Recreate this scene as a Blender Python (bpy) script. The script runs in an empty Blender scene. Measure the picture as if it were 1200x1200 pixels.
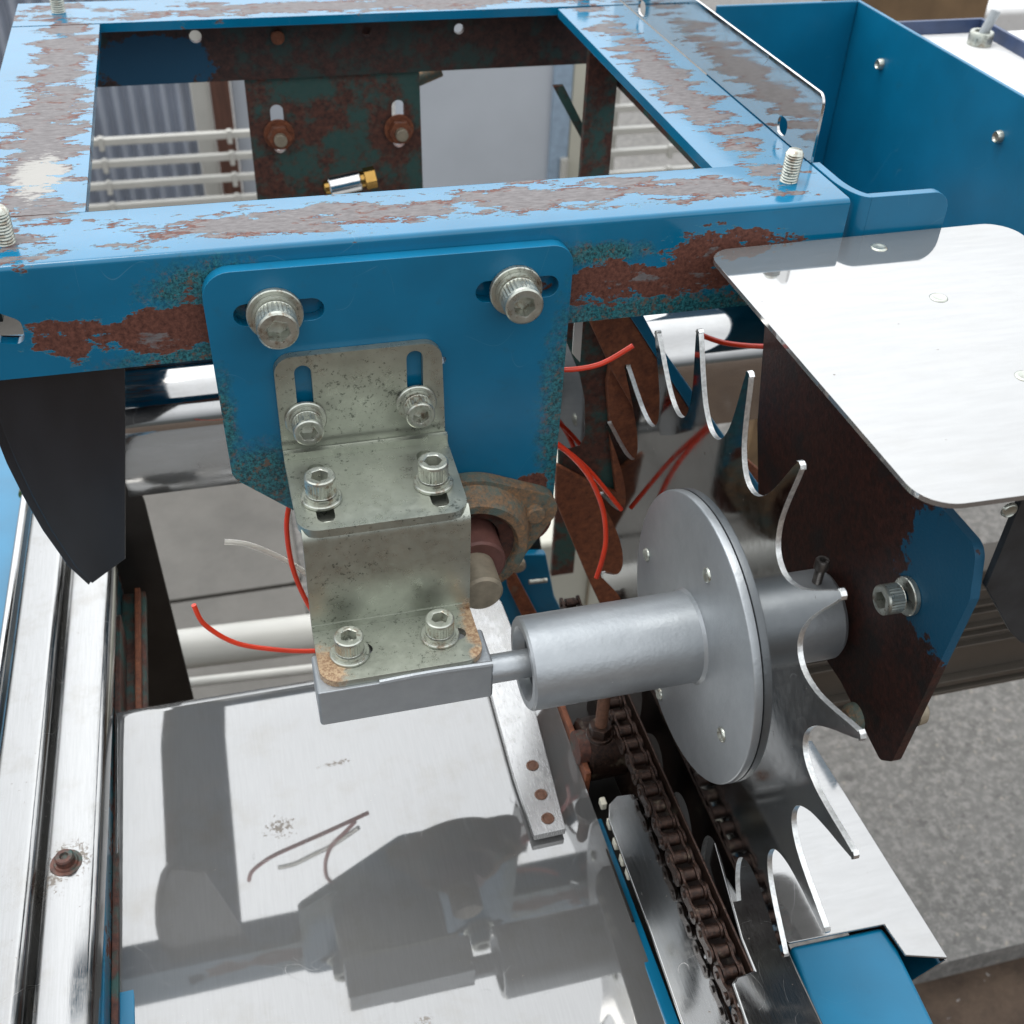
import bpy, bmesh, math, random
from mathutils import Vector, Matrix
from mathutils.geometry import tessellate_polygon
random.seed(7)
SC = bpy.context.scene
COL = SC.collection
R = math.radians
S = 0.01                      # every length below is in centimetres

# ------------------------------------------------------------------ camera
F = 1325.0                    # focal length in photo pixels (1200 px wide)
AX = (Vector((0.96674492, -0.13243946, 0.21877854)), Vector((-0.25317118, -0.61661247, 0.74544847)),
      Vector((0.03617479, -0.77604694, -0.62963682)))   # world axes seen in the camera's frame
CAM = Vector((0.0, -40.5, 19.5))
cd = bpy.data.cameras.new('camera'); cam = bpy.data.objects.new('camera', cd); COL.objects.link(cam)
right = Vector([a[0] for a in AX]); down = Vector([a[1] for a in AX]); fwd = Vector([a[2] for a in AX])
m = Matrix((right, -down, -fwd)).transposed().to_4x4(); m.translation = CAM * S
cam.matrix_world = m
cd.sensor_width = 36; cd.lens = F / 1200 * 36; cd.clip_start = 0.01; cd.clip_end = 500
cd.dof.use_dof = True; cd.dof.focus_distance = 0.455; cd.dof.aperture_fstop = 20
SC.camera = cam
SC.render.resolution_x = SC.render.resolution_y = 1024
SC.view_settings.view_transform = 'Standard'; SC.view_settings.look = 'None'
SC.view_settings.exposure = 0.1; SC.view_settings.gamma = 1

# ------------------------------------------------------------------ sky and sun (bright overcast)
W = bpy.data.worlds.new('World'); SC.world = W; W.use_nodes = True
wt = W.node_tree; wt.nodes.clear()
def wn(t, **k):
    n = wt.nodes.new(t)
    for a, v in k.items(): setattr(n, a, v)
    return n
SUN_EL, SUN_AZ = 74, 295
sky = wn('ShaderNodeTexSky', sky_type='NISHITA', sun_disc=False, sun_elevation=R(SUN_EL), sun_rotation=R(SUN_AZ))
tc = wn('ShaderNodeTexCoord'); nz = wn('ShaderNodeTexNoise'); nz.inputs['Scale'].default_value = 1.6; nz.inputs['Detail'].default_value = 6
wt.links.new(tc.outputs['Generated'], nz.inputs['Vector'])
sx = wn('ShaderNodeSeparateXYZ'); wt.links.new(tc.outputs['Generated'], sx.inputs[0])
mr = wn('ShaderNodeMapRange'); wt.links.new(sx.outputs['Z'], mr.inputs['Value'])
mr.inputs['From Min'].default_value = 0.08; mr.inputs['From Max'].default_value = 0.42
mr.inputs['To Min'].default_value = 1.3; mr.inputs['To Max'].default_value = 17.5
mn = wn('ShaderNodeMapRange'); wt.links.new(nz.outputs['Fac'], mn.inputs['Value'])
mn.inputs['From Min'].default_value = 0.35; mn.inputs['From Max'].default_value = 0.7
mn.inputs['To Min'].default_value = 0.9; mn.inputs['To Max'].default_value = 1.12
mm = wn('ShaderNodeMath', operation='MULTIPLY'); wt.links.new(mr.outputs[0], mm.inputs[0]); wt.links.new(mn.outputs[0], mm.inputs[1])
# glow lobe added to the sky beyond the machine to brighten upward faces
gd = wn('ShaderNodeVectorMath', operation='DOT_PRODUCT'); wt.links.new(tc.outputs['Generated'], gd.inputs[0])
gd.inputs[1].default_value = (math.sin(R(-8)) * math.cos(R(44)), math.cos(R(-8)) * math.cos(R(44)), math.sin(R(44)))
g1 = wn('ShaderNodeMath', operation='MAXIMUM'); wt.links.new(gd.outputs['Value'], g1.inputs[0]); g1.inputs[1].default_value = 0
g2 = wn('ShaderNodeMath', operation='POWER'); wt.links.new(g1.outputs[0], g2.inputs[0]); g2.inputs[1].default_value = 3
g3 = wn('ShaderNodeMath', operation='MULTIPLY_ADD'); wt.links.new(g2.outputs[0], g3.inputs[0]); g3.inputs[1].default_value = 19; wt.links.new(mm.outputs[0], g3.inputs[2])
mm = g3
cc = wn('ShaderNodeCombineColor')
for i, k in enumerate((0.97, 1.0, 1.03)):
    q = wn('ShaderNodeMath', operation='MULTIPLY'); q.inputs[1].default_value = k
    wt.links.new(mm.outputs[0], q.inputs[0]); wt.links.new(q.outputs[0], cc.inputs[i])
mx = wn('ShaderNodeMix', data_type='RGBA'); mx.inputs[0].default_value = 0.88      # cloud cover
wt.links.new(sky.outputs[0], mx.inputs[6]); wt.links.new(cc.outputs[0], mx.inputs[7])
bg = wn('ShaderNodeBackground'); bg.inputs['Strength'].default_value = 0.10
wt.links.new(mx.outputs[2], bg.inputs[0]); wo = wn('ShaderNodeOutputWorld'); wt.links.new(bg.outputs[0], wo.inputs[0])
sd = bpy.data.lights.new('sun', 'SUN'); sd.energy = 1.2; sd.angle = R(25); sd.color = (1, .97, .92)
so = bpy.data.objects.new('sun', sd); COL.objects.link(so)
so.rotation_euler = (R(90 - SUN_EL), 0, R(180 - SUN_AZ))

# ------------------------------------------------------------------ material helpers
class NT:
    def __init__(s, name):
        s.m = bpy.data.materials.new(name); s.m.use_nodes = True; s.t = s.m.node_tree
        s.p = s.t.nodes['Principled BSDF']
        g = s.t.nodes.new('ShaderNodeNewGeometry')
        v = s.t.nodes.new('ShaderNodeVectorMath'); v.operation = 'SCALE'; v.inputs['Scale'].default_value = 100
        s.t.links.new(g.outputs['Position'], v.inputs[0]); s.P = v.outputs[0]; s.g = g      # position in cm
    def set(s, sock, v):
        if isinstance(v, bpy.types.NodeSocket): s.t.links.new(v, sock)
        elif isinstance(v, (tuple, list)) and len(v) == 3 and sock.type == 'RGBA': sock.default_value = (*v, 1)
        else: sock.default_value = v
    def math(s, op, a, b=0.0, c=None, clamp=False):
        n = s.t.nodes.new('ShaderNodeMath'); n.operation = op; n.use_clamp = clamp
        s.set(n.inputs[0], a); s.set(n.inputs[1], b)
        if c is not None: s.set(n.inputs[2], c)
        return n.outputs[0]
    def vec(s, op, a, b=(0, 0, 0)):
        n = s.t.nodes.new('ShaderNodeVectorMath'); n.operation = op; s.set(n.inputs[0], a); s.set(n.inputs[1], b)
        return n.outputs['Value'] if op in ('LENGTH', 'DOT_PRODUCT') else n.outputs[0]
    def noise(s, scale, detail=4, rough=.5, stretch=(1, 1, 1), dist=0.0, off=(0, 0, 0)):
        v = s.vec('MULTIPLY', s.P, stretch)
        if off != (0, 0, 0): v = s.vec('ADD', v, off)
        n = s.t.nodes.new('ShaderNodeTexNoise'); s.t.links.new(v, n.inputs['Vector'])
        n.inputs['Scale'].default_value = scale; n.inputs['Detail'].default_value = detail
        n.inputs['Roughness'].default_value = rough; n.inputs['Distortion'].default_value = dist
        return n.outputs['Fac']
    def ramp(s, f, lo, hi, a=0.0, b=1.0):
        n = s.t.nodes.new('ShaderNodeMapRange'); s.set(n.inputs['Value'], f)
        n.inputs['From Min'].default_value = lo; n.inputs['From Max'].default_value = hi
        n.inputs['To Min'].default_value = a; n.inputs['To Max'].default_value = b
        return n.outputs[0]
    def mix(s, f, a, b):
        n = s.t.nodes.new('ShaderNodeMix'); n.data_type = 'RGBA'; s.set(n.inputs[0], f); s.set(n.inputs[6], a); s.set(n.inputs[7], b)
        return n.outputs[2]
    def blobs(s, L):
        """largest of 1 - |(P - c) / r| over the listed patches"""
        out = None
        for c, r in L:
            d = s.vec('MULTIPLY', s.vec('SUBTRACT', s.P, c), tuple(1 / q for q in r))
            v = s.math('SUBTRACT', 1.0, s.vec('LENGTH', d))
            out = v if out is None else s.math('MAXIMUM', out, v)
        return out
    def bump(s, h, strength=.3, dist=.0003):
        n = s.t.nodes.new('ShaderNodeBump'); n.inputs['Strength'].default_value = strength; n.inputs['Distance'].default_value = dist
        s.t.links.new(h, n.inputs['Height']); s.t.links.new(n.outputs[0], s.p.inputs['Normal'])
    def outc(s): pass
    def out(s, color=None, metal=None, rough=None, spec=None, coat=None):
        for k, v in (('Base Color', color), ('Metallic', metal), ('Roughness', rough), ('Specular IOR Level', spec), ('Coat Weight', coat)):
            if v is not None: s.set(s.p.inputs[k], v)
        return s.m

BLUE = (.001, .120, .230); GREEN = (.02, .13, .13)
def paint_rust(name, patches=(), green=(), base=BLUE, amp=1.1, sc=.55, stretch=(1, 1, 1), grey=.5, thr=0.0, speck=.72, bright=None, rough=.28):
    n = NT(name)
    big = n.noise(sc, 11, .70, stretch); fine = n.noise(3.2, 6, .7, stretch, off=(9, 3, 1))
    f = n.math('ADD', n.math('MULTIPLY', n.math('SUBTRACT', big, .5), amp * 3.4), n.math('MULTIPLY', n.math('SUBTRACT', fine, .5), .9))
    m = n.math('ADD', n.blobs(patches), f) if patches else n.math('ADD', f, -9)
    peel = n.ramp(m, thr, thr + .025)
    chips = n.ramp(n.noise(2.1, 8, .75, stretch, off=(40, 2, 7)), speck, speck + .01)
    peel = n.math('MAXIMUM', peel, chips)
    rim = n.math('MULTIPLY', n.ramp(m, thr - .09, thr), n.math('SUBTRACT', 1.0, peel))
    # bare steel, primer and rust inside a peeled patch
    inn = n.math('ADD', n.noise(.9, 6, .7, stretch, off=(3, 30, 8)), n.math('MULTIPLY', n.ramp(m, thr, thr + .5), .3))
    steel = n.mix(n.ramp(n.noise(4, 5, .7, stretch), .35, .7), (.095, .085, .085), (.18, .168, .168))
    rust = n.mix(n.ramp(n.noise(5, 6, .75), .35, .68), (.05, .018, .013), (.17, .066, .046))
    nsep = n.t.nodes.new('ShaderNodeSeparateXYZ'); n.t.links.new(n.g.outputs['Normal'], nsep.inputs[0])
    inn = n.math('ADD', inn, n.ramp(nsep.outputs['Z'], .4, .8, -.36, -.045))
    inside = n.mix(n.ramp(inn, .66 - grey * .3, .72 - grey * .3), rust, steel)
    if bright:
        inside = n.mix(n.ramp(n.math('ADD', n.blobs([bright]), n.math('MULTIPLY', n.math('SUBTRACT', fine, .5), 2.0)), .1, .3), inside, (.30, .29, .27))
    pn = n.mix(n.ramp(n.noise(.25, 3, .5), .3, .7), tuple(c * .88 for c in base), tuple(min(1, c * 1.12) for c in base))
    if green:
        g = n.math('ADD', n.blobs(green), n.math('MULTIPLY', n.math('SUBTRACT', n.noise(1.6, 8, .8), .5), 1.6))
        gc = n.mix(n.ramp(n.noise(7, 5, .8), .42, .6), (.008, .022, .016), (.035, .19, .2))
        gc = n.mix(n.ramp(n.noise(2.6, 6, .8, off=(1, 8, 3)), .53, .60), gc, (.13, .07, .03))
        pn = n.mix(n.ramp(g, .05, .55, 0, .85), pn, gc)
    pn = n.mix(n.math('MULTIPLY', rim, .55), pn, (.05, .22, .28))
    dirt = n.ramp(n.noise(1.3, 7, .75, off=(5, 5, 5)), .58, .75, 0, .25)
    pn = n.mix(dirt, pn, (.03, .06, .07))
    for k in range(2):
        w_ = n.math('ABSOLUTE', n.math('SUBTRACT', n.noise(.18, 1, .4, (1, 1, .5), .1, off=(k * 7 + 2, 4, k * 3)), .5))
        pn = n.mix(n.math('MULTIPLY', n.ramp(w_, 0, .0009, .4, 0), n.ramp(n.noise(.4, 3, .6, off=(3, k * 5, 4)), .5, .58)), pn, (.10, .24, .33))
    col = n.mix(peel, pn, inside)
    rg = n.mix(peel, (rough,) * 3, (.62,) * 3)
    h = n.math('ADD', n.math('MULTIPLY', peel, -1.0), n.math('MULTIPLY', n.math('MULTIPLY', fine, peel), .8))
    h = n.math('ADD', h, n.math('MULTIPLY', n.noise(1.4, 3, .5), .25))
    n.bump(h, .5, .0004)
    return n.out(col, 0.0, rg, n.ramp(peel, 0, 1, .52, .25))

def steel(name, base=.76, rough=.12, brush=(1, 1, 1), bs=1.5, dirt=.3, strength=.05, tint=(1, .995, .98), specks=.70, wave=0.0, spots=(), metal=1.0, srough=.35):
    n = NT(name)
    b1 = n.noise(bs, 3, .6, brush); b2 = n.noise(bs * 3, 2, .5, brush, off=(4, 7, 1))
    stain = n.ramp(n.noise(.35, 8, .7), .5, .75, 0, dirt)
    sp = n.ramp(n.noise(4.5, 3, .6, off=(7, 7, 7)), specks, specks + .02, 0, .8)
    if spots:
        q = n.math('ADD', n.blobs(spots), n.math('MULTIPLY', n.math('SUBTRACT', n.noise(5, 5, .8, off=(2, 5, 1)), .5), 4.0))
        sp = n.math('MAXIMUM', sp, n.ramp(q, .62, .8, 0, .8))
    c = n.mix(n.ramp(b1, .35, .65), tuple(base * .94 * t for t in tint), tuple(base * t for t in tint))
    c = n.mix(stain, c, (base * .78, base * .73, base * .64)); c = n.mix(sp, c, (.13, .11, .09))
    r = n.ramp(b2, .3, .7, rough * .75, rough * 1.35)
    r = n.math('ADD', r, n.math('MULTIPLY', stain, srough)); r = n.math('ADD', r, n.math('MULTIPLY', sp, .4))
    sv = None
    for k, (sc_, st_) in enumerate(((.10, (1, .55, 1)), (.16, (.5, 1, 1)), (.07, (1, 1, 1)))):
        w_ = n.math('ABSOLUTE', n.math('SUBTRACT', n.noise(sc_ * 3.2, 1, .4, st_, .15, off=(k * 9 + 3, k * 5 + 1, 2)), .5))
        l_ = n.math('MULTIPLY', n.ramp(w_, 0, .0011, 1, 0), n.ramp(n.noise(.5, 3, .6, off=(k * 3, 4, 4)), .5, .56))
        l_ = n.math('MAXIMUM', l_, 0.0); sv = l_ if sv is None else n.math('MAXIMUM', sv, l_)
    r = n.math('ADD', r, n.math('MULTIPLY', sv, .18))
    c = n.mix(n.math('MULTIPLY', sv, .14), c, tuple(min(1, base * 1.15) for _ in range(3)))
    h = b1
    if wave: h = n.math('ADD', b1, n.math('MULTIPLY', n.noise(.12, 2, .5, off=(3, 1, 9)), wave))
    n.bump(h, strength, .0004)
    return n.out(c, metal, r)

def zinc(name, stains=(), base=(.40, .417, .362), rust=0.0):
    n = NT(name)
    c = n.mix(n.ramp(n.noise(.8, 6, .6), .3, .7), tuple(b * .82 for b in base), tuple(b * 1.08 for b in base))
    c = n.mix(n.ramp(n.noise(9, 5, .7), .4, .7, 0, .3), c, (.33, .36, .3))
    sp = n.ramp(n.math('ADD', n.noise(5.5, 5, .75, off=(2, 8, 2)), n.math('MULTIPLY', n.math('SUBTRACT', n.noise(.5, 3, .5), .5), .35)), .60, .66, 0, .8)
    c = n.mix(sp, c, (.09, .1, .085))
    if rust:
        rs = n.ramp(n.noise(1.6, 6, .75, off=(8, 2, 5)), .56 - rust * .1, .64, 0, .75)
        c = n.mix(rs, c, n.mix(n.ramp(n.noise(9, 4, .7), .4, .6), (.12, .06, .03), (.30, .24, .17)))
    if stains:
        q = n.math('ADD', n.blobs(stains), n.math('MULTIPLY', n.math('SUBTRACT', n.noise(3.5, 6, .8, off=(6, 5, 1)), .5), 1.3))
        st = n.ramp(q, .05, .4, 0, .9)
        c = n.mix(st, c, n.mix(n.ramp(n.noise(8, 4, .7), .4, .6), (.2, .1, .045), (.42, .29, .17)))
        metal = n.math('SUBTRACT', .85, n.math('MULTIPLY', st, .8))
    else: metal = .85
    n.bump(n.noise(6, 4, .6), .12, .0003)
    return n.out(c, metal, n.ramp(n.noise(2.5, 4, .6), .3, .7, .24, .42))

def silver_paint():
    n = NT('silver_paint')
    c = n.mix(n.ramp(n.noise(1.2, 4, .6), .3, .7), (.32, .34, .355), (.36, .38, .395))
    c = n.mix(n.ramp(n.noise(2.2, 5, .8, off=(1, 4, 9)), .69, .71, 0, .6), c, (.62, .62, .6))
    n.bump(n.math('ADD', n.noise(6, 3, .5), n.math('MULTIPLY', n.noise(1.8, 2, .5), .8)), .22, .0005)
    return n.out(c, .65, .40)

def rough_rust(name, a=(.05, .02, .014), b=(.17, .065, .035), g=(.035, .075, .06), gf=.56, rough=.62, sc=1.2, bump=.5, metal=.1, extra=None):
    n = NT(name)
    c = n.mix(n.ramp(n.noise(sc * 3, 7, .75), .36, .66), a, b)
    c = n.mix(n.ramp(n.noise(sc * .4, 8, .7, off=(5, 1, 2)), gf, gf + .1, 0, .85), c, g)
    if extra:
        patches, colr = extra
        q = n.math('ADD', n.blobs(patches), n.math('MULTIPLY', n.math('SUBTRACT', n.noise(.9, 9, .75, off=(2, 2, 9)), .5), 1.5))
        c = n.mix(n.ramp(q, 0.0, .02), c, colr)
    n.bump(n.noise(sc * 5, 6, .7), bump, .0005)
    return n.out(c, metal, rough)

def plain(name, col, rough=.5, metal=0.0, var=.15, sc=1.0, bump=0.0, spec=.5, stretch=(1, 1, 1)):
    n = NT(name)
    c = n.mix(n.ramp(n.noise(sc, 6, .6, stretch), .3, .7), tuple(x * (1 - var) for x in col), tuple(min(1, x * (1 + var)) for x in col))
    if bump: n.bump(n.noise(sc * 6, 4, .6, stretch), bump, .0005)
    return n.out(c, metal, rough, spec)

# ------------------------------------------------------------------ mesh helpers
def at(px, py, axis, v):
    """point (cm) on the plane axis = v seen along the photo direction px, py"""
    d = Vector(((px - 600) / F, (py - 600) / F, 1)); r = Vector([d.dot(a) for a in AX])
    t = (v - CAM[axis]) / r[axis]; return CAM + r * t
def onp(px, py, a, b):
    """the same on the sloping plane z = a + b*y"""
    d = Vector(((px - 600) / F, (py - 600) / F, 1)); r = Vector([d.dot(q) for q in AX])
    t = (a + b * CAM.y - CAM.z) / (r.z - b * r.y); return CAM + r * t
V = Vector
EX, EY, EZ = V((1, 0, 0)), V((0, 1, 0)), V((0, 0, 1))
def rpoly(pts, rad, seg=6):
    """2D polygon with rounded corners; rad is one radius or a list"""
    n = len(pts); out = []
    for i, p in enumerate(pts):
        r = rad[i] if isinstance(rad, (list, tuple)) else rad
        p = V((p[0], p[1])); a = V(pts[i - 1]) - p; b = V(pts[(i + 1) % n]) - p
        if r <= 0: out.append(tuple(p)); continue
        an = a.angle(b); t = min(r / math.tan(an / 2), a.length * .49, b.length * .49); r2 = t * math.tan(an / 2)
        c = p + (a.normalized() + b.normalized()).normalized() * (r2 / math.sin(an / 2))
        s0 = p + a.normalized() * t; s1 = p + b.normalized() * t
        a0 = math.atan2(s0.y - c.y, s0.x - c.x); a1 = math.atan2(s1.y - c.y, s1.x - c.x)
        d = (a1 - a0 + math.pi) % (2 * math.pi) - math.pi
        for k in range(seg + 1): out.append((c.x + r2 * math.cos(a0 + d * k / seg), c.y + r2 * math.sin(a0 + d * k / seg)))
    return out
def circ(cx, cy, r, n=24, ry=None): return [(cx + r * math.cos(2 * math.pi * k / n), cy + (ry or r) * math.sin(2 * math.pi * k / n)) for k in range(n)]
def slot(cx, cy, L, w, vert=False, n=10):
    o = []; h = (L - w) / 2
    for s, a0 in ((1, -90), (-1, 90)):
        for k in range(n + 1):
            a = R(a0 + 180 * k / n); o.append((s * h + w / 2 * math.cos(a), w / 2 * math.sin(a)))
    return [((cx - y, cy + x) if vert else (cx + x, cy + y)) for x, y in o]
def YP(l, y): return [V((a, y, b)) for a, b in l]
def XP(l, x): return [V((x, a, b)) for a, b in l]
def ZP(l, z): return [V((a, b, z)) for a, b in l]
def frame_of(ax):
    ax = ax.normalized(); u = ax.cross(EZ if abs(ax.z) < .9 else EX).normalized(); return u, ax.cross(u)
class MB:
    def __init__(s): s.bm = bmesh.new()
    def prism(s, pts, d, holes=()):
        loops = [list(pts)] + [list(h) for h in holes]; flat = [p for l in loops for p in l]
        A = [s.bm.verts.new(p) for p in flat]; B = [s.bm.verts.new(p + d) for p in flat]
        for t in tessellate_polygon([[V(p) for p in l] for l in loops]):
            if len(set(t)) < 3: continue
            for Q in (A, B):
                try: s.bm.faces.new([Q[i] for i in t])
                except ValueError: pass
        k = 0
        for l in loops:
            n = len(l)
            for i in range(n):
                j = (i + 1) % n; s.bm.faces.new((A[k + i], A[k + j], B[k + j], B[k + i]))
            k += n
        return s
    def box(s, x0, x1, y0, y1, z0, z1):
        return s.prism([V((x0, y0, z0)), V((x1, y0, z0)), V((x1, y1, z0)), V((x0, y1, z0))], V((0, 0, z1 - z0)))
    def lathe(s, o, ax, prof, n=40, closed=False):
        """prof: (distance along axis, radius); radius 0 closes"""
        u, w = frame_of(ax); ax = ax.normalized(); rings = []
        for h, r in prof:
            if r <= 1e-6: rings.append([s.bm.verts.new(o + ax * h)]); continue
            rings.append([s.bm.verts.new(o + ax * h + u * (r * math.cos(2 * math.pi * k / n)) + w * (r * math.sin(2 * math.pi * k / n))) for k in range(n)])
        if closed: rings.append(rings[0])
        for a, b in zip(rings, rings[1:]):
            for k in range(n):
                j = (k + 1) % n
                if len(a) == 1 and len(b) == 1: break
                if len(a) == 1: s.bm.faces.new((a[0], b[j], b[k]))
                elif len(b) == 1: s.bm.faces.new((a[k], a[j], b[0]))
                else: s.bm.faces.new((a[k], a[j], b[j], b[k]))
        return s
    def cyl(s, o, ax, r, h, n=40, c=0.0):
        if c: return s.lathe(o, ax, [(0, 0), (0, r - c), (c, r), (h - c, r), (h, r - c), (h, 0)], n)
        return s.lathe(o, ax, [(0, 0), (0, r), (h, r), (h, 0)], n)
    def tube(s, pts, r, n=10):
        P = [V(p) for p in pts]; P = smooth_path(P); rings = []; T = (P[1] - P[0]).normalized(); u, _ = frame_of(T)
        for i, p in enumerate(P):
            t = (P[min(i + 1, len(P) - 1)] - P[max(i - 1, 0)]).normalized(); u = (u - t * u.dot(t)).normalized(); w = t.cross(u)
            rings.append([s.bm.verts.new(p + u * (r * math.cos(2 * math.pi * k / n)) + w * (r * math.sin(2 * math.pi * k / n))) for k in range(n)])
        for a, b in zip(rings, rings[1:]):
            for k in range(n): s.bm.faces.new((a[k], a[(k + 1) % n], b[(k + 1) % n], b[k]))
        s.bm.faces.new(rings[0]); s.bm.faces.new(rings[-1]); return s
    def sheet(s, prof, d, th):
        """open 2D profile given as 3D points, thickened by th along its normal, run along d"""
        P = [V(p) for p in prof]; dn = d.normalized(); off = []
        for i in range(len(P)):
            t = (P[min(i + 1, len(P) - 1)] - P[max(i - 1, 0)]).normalized(); off.append(P[i] + t.cross(dn) * th)
        loop = P + off[::-1]; n = len(P)
        A = [s.bm.verts.new(p) for p in loop]; B = [s.bm.verts.new(p + d) for p in loop]; N = len(loop)
        for i in range(N): s.bm.faces.new((A[i], A[(i + 1) % N], B[(i + 1) % N], B[i]))
        for i in range(n - 1):
            for Q in (A, B): s.bm.faces.new((Q[i], Q[i + 1], Q[N - 2 - i], Q[N - 1 - i]))
        return s
    def build(s, name, mat, parent=None, bevel=0.0, seg=2, sharp=35):
        bmesh.ops.recalc_face_normals(s.bm, faces=s.bm.faces)
        org = V((0, 0, 0)); q = parent
        while q is not None: org += q.location; q = q.parent
        if parent is None:
            xs = [v.co for v in s.bm.verts]; lo = V([min(c[i] for c in xs) for i in range(3)]); hi = V([max(c[i] for c in xs) for i in range(3)])
            loc = V(((lo.x + hi.x) / 2, (lo.y + hi.y) / 2, lo.z)) * S
        else: loc = V((0, 0, 0))
        for v in s.bm.verts: v.co = v.co * S - org - loc
        me = bpy.data.meshes.new(name); s.bm.to_mesh(me); s.bm.free(); me.materials.append(mat)
        me.shade_smooth(); me.set_sharp_from_angle(angle=R(sharp))
        o = bpy.data.objects.new(name, me); COL.objects.link(o); o.location = loc; o.parent = parent
        if bevel:
            b = o.modifiers.new('bevel', 'BEVEL'); b.width = bevel * S; b.segments = seg; b.limit_method = 'ANGLE'; b.angle_limit = R(50); b.harden_normals = True
        return o
def smooth_path(P, sub=8):
    if len(P) < 3: return P
    o = []
    for i in range(len(P) - 1):
        a, b, c, d = P[max(i - 1, 0)], P[i], P[i + 1], P[min(i + 2, len(P) - 1)]
        for k in range(sub):
            t = k / sub; o.append(.5 * (2 * b + (c - a) * t + (2 * a - 5 * b + 4 * c - d) * t * t + (3 * b - a - 3 * c + d) * t ** 3))
    o.append(P[-1]); return o
def thing(name, label, cat, loc, group=None):
    o = bpy.data.objects.new(name, None); COL.objects.link(o); o.location = V(loc) * S; o.empty_display_size = .02
    o['label'] = label; o['category'] = cat
    if group: o['group'] = group
    return o
def tag(o, label, cat, group=None):
    o['label'] = label; o['category'] = cat
    if group: o['group'] = group
    return o
def struct(o, kind='structure'): o['kind'] = kind; return o

# ------------------------------------------------------------------ materials
M = {}
M['frame'] = paint_rust('frame_paint', patches=[((-3.2, 0, -3.3), (4.4, 1.5, 1.35)), ((18.2, 0, -3.0), (6.5, 1.5, 1.35)), ((21, 0, -2.2), (4.5, 1.5, 1.1)),
     ((3, 2.1, 0), (9, 1.6, .6)), ((14, 2.6, 0), (9.5, 1.7, .6)), ((21, 2.1, 0), (3.2, 1.2, .6)),
     ((-7.0, 12, 0), (2.1, 14, .6)), ((-6.6, 24, 0), (1.8, 12, .6)), ((24.0, 16, 0), (1.75, 17, .6)), ((10, 31.4, 0), (22, 1.7, .6))],
     green=[((-.5, 0, -1.6), (3.2, 1, 1.6)), ((0, 0, -4.5), (6, 1, 1.1)), ((18, 0, -4.5), (9, 1, 1.3)), ((15, 0, -1.5), (3, 1, .7))],
     bright=((-6.8, 8.2, 0), (1.3, 2.6, 1)), amp=1.25, sc=.55, grey=.55, stretch=(.5, 1.35, 1), rough=.13, thr=.27)
M['plate'] = paint_rust('plate_paint', patches=[((13.9, -.6, -15.9), (2.0, 2, 2.2)), ((12.6, -.6, -12.6), (.8, .5, .7))],
     green=[((13.9, -.6, -9.5), (1.5, 1, 8)), ((0.4, -.6, -10.6), (3.4, 1, 2.6)), ((-.9, -.6, -7.5), (.9, 1, 3.5)), ((2.5, -.6, -12.6), (2.6, 1, 1.8))], amp=.55, speck=.76, grey=.1)
M['blue'] = paint_rust('clean_blue_paint', speck=.80, rough=.3)
M['blue_bright'] = paint_rust('gloss_blue_paint', speck=.80, base=(.002, .14, .265), rough=.3)
M['oldblue'] = paint_rust('worn_blue_paint', patches=[((-7.9, 0, -30), (1.1, 40, 3))], green=[((-9, 5, -30), (3, 30, 4))], amp=.7)
M['rustpanel'] = rough_rust('rust_panel', a=(.012, .007, .006), b=(.062, .020, .014), g=(.012, .012, .012), gf=.52, rough=.5, sc=1.0,
     extra=([((24.6, -14.6, -8.7), (3, 2.7, 3.2))], (.004, .075, .145)))
M['rustdark'] = rough_rust('dark_rust', a=(.03, .014, .011), b=(.13, .045, .028), g=(.02, .085, .075), gf=.47, rough=.6, sc=.9)
M['rearweb'] = rough_rust('rear_web_rust', a=(.018, .010, .008), b=(.075, .028, .02), g=(.015, .045, .04), gf=.52, rough=.6, sc=.9,
     extra=([((-2.3, 33.5, -3.6), (3.4, 2, 1.8))], (.004, .06, .12)))
M['rustorange'] = rough_rust('orange_rust', a=(.10, .03, .015), b=(.26, .085, .035), g=(.10, .13, .10), gf=.58, rough=.65, sc=.8)
M['screwrust'] = plain('rusty_screw', (.13, .06, .035), .6, .1, .4, 6, .3)
M['cast'] = rough_rust('cast_rust', a=(.07, .075, .062), b=(.33, .17, .075), g=(.085, .13, .115), gf=.46, rough=.7, sc=1.6, bump=.9)
M['shaft'] = plain('brown_shaft', (.13, .055, .045), .5, .2, .2, 2, .2)
M['shaft_end'] = plain('grey_brown_shaft_end', (.26, .22, .16), .5, .3, .2, 2, .2)
M['table'] = steel('brushed_sheet', .275, .03, (9, .5, 1), 1.2, .5, .0, specks=.745, metal=.66, srough=.03, spots=[((-.9, -5.2, -28.6), (1.3, .9, 2)), ((2.2, -2.0, -28.6), (1.6, .3, 2)), ((-2.6, -17, -29), (.8, .9, 2)), ((4.2, -16.3, -29), (.6, .5, 2))])
M['guide'] = steel('guide_steel', .36, .1, (7, .6, 1), 1.2, .5, .03, specks=.7)
M['rail'] = steel('rail_steel', .30, .14, (9, .4, 3), 1.4, .45, .05, specks=.72, spots=[((-11.0, -7.6, -26), (1.2, 1.3, 2)), ((-10.3, -6.8, -26), (1.6, 1.5, 2))])
M['barsteel'] = steel('bar_steel', .45, .22, (5, .5, 1), 1.2, .5, .02, specks=.68, metal=.7)
M['sheet'] = steel('guard_sheet', .37, .045, (.5, 3, 1), .8, .18, .006, specks=.75, metal=.75, srough=.05)
M['mirror'] = steel('polished_steel', .42, .045, (1, .6, 5), 1.0, .25, .012, specks=.74, wave=.6)
M['upright'] = steel('upright_steel', .55, .06, (1, .5, 5), 1.0, .25, .02, specks=.76)
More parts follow.
